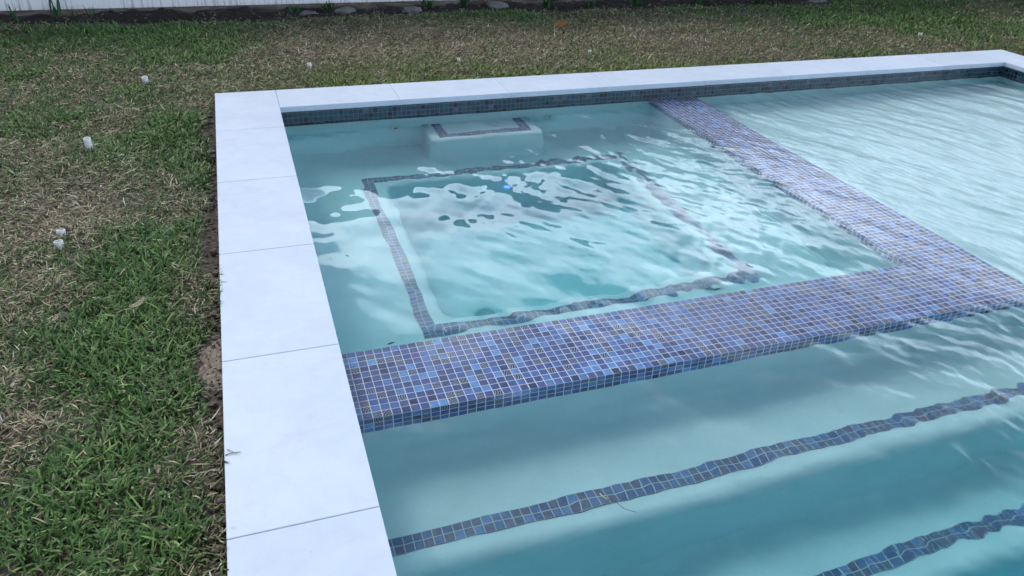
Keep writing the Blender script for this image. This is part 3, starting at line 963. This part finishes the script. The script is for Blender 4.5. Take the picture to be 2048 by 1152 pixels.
# ---------------------------------------------------------------- weeds along the fence
def weed(x, y, n_, h, spread, lb, seed, broad=False):
    g_ = random.Random(seed)
    bm = bmesh.new()
    for k in range(n_):
        a = g_.uniform(0, 2*math.pi); hh = h*g_.uniform(.4, 1.0); w = (.010 if broad else .005)*g_.uniform(.7, 1.3)
        le = g_.uniform(.1, spread); ox, oy = g_.gauss(0, .02), g_.gauss(0, .012)
        rows = []
        for t in (0, .3, .6, .85, 1):
            ww = w*(1-t**2)*(.6+.9*t if broad else 1)+.0006
            r_ = le*hh*t**1.5
            cxx, cyy = ox+r_*math.cos(a), oy+r_*math.sin(a)*.5
            rows.append([(cxx+ww*math.sin(a), cyy-ww*math.cos(a), hh*t*(1-.25*t*le)), (cxx, cyy, hh*t*(1-.25*t*le)-.002), (cxx-ww*math.sin(a), cyy+ww*math.cos(a), hh*t*(1-.25*t*le))])
        loft(bm, rows, False)
    o = obj('weed', bm, M['weed'], None, True, (x, y, gh(x, y)-.005))
    tag(o, lb, 'weed', 'weeds along the fence')
weed(-1.13, 2.56, 9, .22, .45, 'tallest upright weed in front of the white fence, left', 1, True)
weed(-1.40, 2.55, 8, .13, .5, 'thin grassy weed at the left end of the visible fence', 2)
weed(-.86, 2.55, 6, .13, .8, 'leaning single bladed weed right of the tallest weed', 3)
weed(-1.00, 2.57, 7, .10, .5, 'short spiky weed between the tall weed and the leaning weed', 4)
weed(.88, 2.50, 26, .10, 1.0, 'low leafy weed under the fence, left of the pale flat rock', 5, True)
weed(.62, 2.50, 20, .08, 1.0, 'small leafy weed farther left under the fence, dark green', 6, True)
weed(1.72, 2.46, 30, .12, 1.0, 'bushy dark weed where the fence leaves the picture', 7, True)
weed(2.02, 2.42, 30, .12, 1.1, 'leafy weed between the fence end and the large pale rock', 8, True)
weed(2.75, 2.30, 34, .12, 1.1, 'dense dark weed right of the large pale rock', 9, True)
weed(3.15, 2.28, 34, .11, 1.1, 'dark weed clump at the top edge in the middle', 10, True)
weed(3.60, 2.26, 34, .12, 1.1, 'dark weed clump at the top edge, right of the middle', 12, True)
weed(4.20, 2.22, 34, .12, 1.1, 'dark leafy weed at the top edge above the side arm of the spa', 13, True)
weed(4.85, 2.18, 34, .12, 1.1, 'spreading dark weed left of the rock at the top right', 14, True)

# ---------------------------------------------------------------- sky, sun
SUN_EL, SUN_AZ = R(51), R(-26)       # azimuth from +Y, positive to the right
w = bpy.data.worlds.new('World'); sc.world = w; w.use_nodes = True
t = w.node_tree; t.nodes.clear()
def wn(typ, **kw):
    nd = t.nodes.new(typ)
    for k, v in kw.items(): setattr(nd, k, v)
    return nd
out = wn('ShaderNodeOutputWorld'); bg = wn('ShaderNodeBackground'); bg.inputs[1].default_value = 0.095
sky = wn('ShaderNodeTexSky', sky_type='NISHITA'); sky.sun_disc = False; sky.sun_elevation = SUN_EL; sky.sun_rotation = SUN_AZ
sky.air_density = 1.2; sky.dust_density = 1.0; sky.ozone_density = 2.0
tc = wn('ShaderNodeTexCoord'); sp = wn('ShaderNodeSeparateXYZ'); t.links.new(tc.outputs['Generated'], sp.inputs[0])
def wm(op, a, b=None, clamp=False):
    nd = wn('ShaderNodeMath', operation=op, use_clamp=clamp)
    for k, v in enumerate((a, b)):
        if v is None: continue
        if isinstance(v, bpy.types.NodeSocket): t.links.new(v, nd.inputs[k])
        else: nd.inputs[k].default_value = v
    return nd.outputs[0]
zz = wm('ADD', wm('MAXIMUM', sp.outputs[2], 0.0), 0.22)
cb = wn('ShaderNodeCombineXYZ')
t.links.new(wm('DIVIDE', sp.outputs[0], zz), cb.inputs[0]); t.links.new(wm('DIVIDE', sp.outputs[1], zz), cb.inputs[1])
nz = wn('ShaderNodeTexNoise'); nz.inputs['Scale'].default_value = 2.6; nz.inputs['Detail'].default_value = 7; nz.inputs['Roughness'].default_value = .52; nz.inputs['Distortion'].default_value = .25
mpw = wn('ShaderNodeMapping'); mpw.inputs['Location'].default_value = (3.7, 1.2, 0); t.links.new(cb.outputs[0], mpw.inputs['Vector']); t.links.new(mpw.outputs[0], nz.inputs['Vector'])
# more cloud to the front right
def wr(v, a, b, c, d):
    nd = wn('ShaderNodeMapRange', interpolation_type='SMOOTHSTEP'); t.links.new(v, nd.inputs[0])
    for k_, q_ in enumerate((a, b, c, d)): nd.inputs[k_+1].default_value = q_
    return nd.outputs[0]
bias = wm('ADD', wr(sp.outputs[0], -0.02, 0.24, -0.03, 0.18), wr(sp.outputs[2], 0.47, 0.64, 0.0, -0.26))
cov = wm('ADD', nz.outputs[0], bias)
rp = wn('ShaderNodeValToRGB'); t.links.new(cov, rp.inputs[0])
rp.color_ramp.elements[0].position = .47; rp.color_ramp.elements[0].color = (0, 0, 0, 1)
rp.color_ramp.elements[1].position = .53; rp.color_ramp.elements[1].color = (1, 1, 1, 1)
nz2 = wn('ShaderNodeTexNoise'); nz2.inputs['Scale'].default_value = 4.5; nz2.inputs['Detail'].default_value = 5; t.links.new(mpw.outputs[0], nz2.inputs['Vector'])
cr = wn('ShaderNodeValToRGB'); t.links.new(nz2.outputs[0], cr.inputs[0])
cr.color_ramp.elements[0].position = .30; cr.color_ramp.elements[0].color = (12.0, 14.5, 18.5, 1)
cr.color_ramp.elements[1].position = .65; cr.color_ramp.elements[1].color = (22.5, 25.5, 29, 1)
mx = wn('ShaderNodeMix', data_type='RGBA'); t.links.new(rp.outputs[0], mx.inputs[0]); sg = wn('ShaderNodeVectorMath', operation='SCALE'); t.links.new(sky.outputs[0], sg.inputs[0]); t.links.new(wm('MULTIPLY', wr(sp.outputs[1], 0.30, 0.85, 1.0, 2.5), wr(sp.outputs[2], 0.48, 0.70, 1.0, 0.4)), sg.inputs['Scale'])  # sky colour boosted ahead only; behind stays dimmer, shade of an unbuilt house
t.links.new(sg.outputs[0], mx.inputs[6]); t.links.new(cr.outputs[0], mx.inputs[7])
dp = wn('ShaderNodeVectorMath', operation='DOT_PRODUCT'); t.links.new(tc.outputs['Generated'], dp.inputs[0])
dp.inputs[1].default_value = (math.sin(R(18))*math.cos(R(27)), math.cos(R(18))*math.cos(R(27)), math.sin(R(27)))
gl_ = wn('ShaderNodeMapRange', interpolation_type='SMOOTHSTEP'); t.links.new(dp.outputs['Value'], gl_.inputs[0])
gl_.inputs[1].default_value = 0.80; gl_.inputs[2].default_value = 0.985; gl_.inputs[3].default_value = 0.80; gl_.inputs[4].default_value = 1.7  # sun glow painted into the clouds around this direction, separate from the lamp
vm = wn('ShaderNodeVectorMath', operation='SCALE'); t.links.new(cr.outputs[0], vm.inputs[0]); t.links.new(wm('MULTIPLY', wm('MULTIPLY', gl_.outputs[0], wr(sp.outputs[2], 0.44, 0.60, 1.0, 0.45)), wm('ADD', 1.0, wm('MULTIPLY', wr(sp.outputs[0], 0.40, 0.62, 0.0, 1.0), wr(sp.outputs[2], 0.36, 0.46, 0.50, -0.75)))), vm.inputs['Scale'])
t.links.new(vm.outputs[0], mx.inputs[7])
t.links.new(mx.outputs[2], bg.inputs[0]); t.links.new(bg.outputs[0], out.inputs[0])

sd = bpy.data.lights.new('sun', 'SUN'); sd.energy = 2.0; sd.angle = R(20); sd.color = (1.0, .97, .93)
so = bpy.data.objects.new('sun', sd); link(so)
dirv = Vector((math.sin(SUN_AZ)*math.cos(SUN_EL), math.cos(SUN_AZ)*math.cos(SUN_EL), math.sin(SUN_EL)))
so.rotation_euler = dirv.to_track_quat('Z', 'Y').to_euler()

# ---------------------------------------------------------------- camera
cd = bpy.data.cameras.new('camera'); cd.sensor_width = 36; cd.lens = 1527.127/2048*36; cd.clip_end = 500; cd.clip_start = .02
co = bpy.data.objects.new('camera', cd); link(co)
mt = Matrix(((RM[0, 0], RM[1, 0], -RM[2, 0], CAM[0]), (RM[0, 1], RM[1, 1], -RM[2, 1], CAM[1]), (RM[0, 2], RM[1, 2], -RM[2, 2], CAM[2]), (0, 0, 0, 1)))
co.matrix_world = mt
sc.camera = co

vs_ = sc.view_settings
vs_.view_transform = 'Standard'; vs_.look = 'None'; vs_.exposure = 0.33; vs_.gamma = 1; vs_.use_curve_mapping = False
cy_s = sc.cycles
cy_s.use_denoising = True
cy_s.max_bounces = 12; cy_s.transmission_bounces = 10; cy_s.glossy_bounces = 6; cy_s.diffuse_bounces = 7
cy_s.caustics_refractive = True; cy_s.caustics_reflective = False
cy_s.blur_glossy = 0.5
cy_s.sample_clamp_indirect = 40
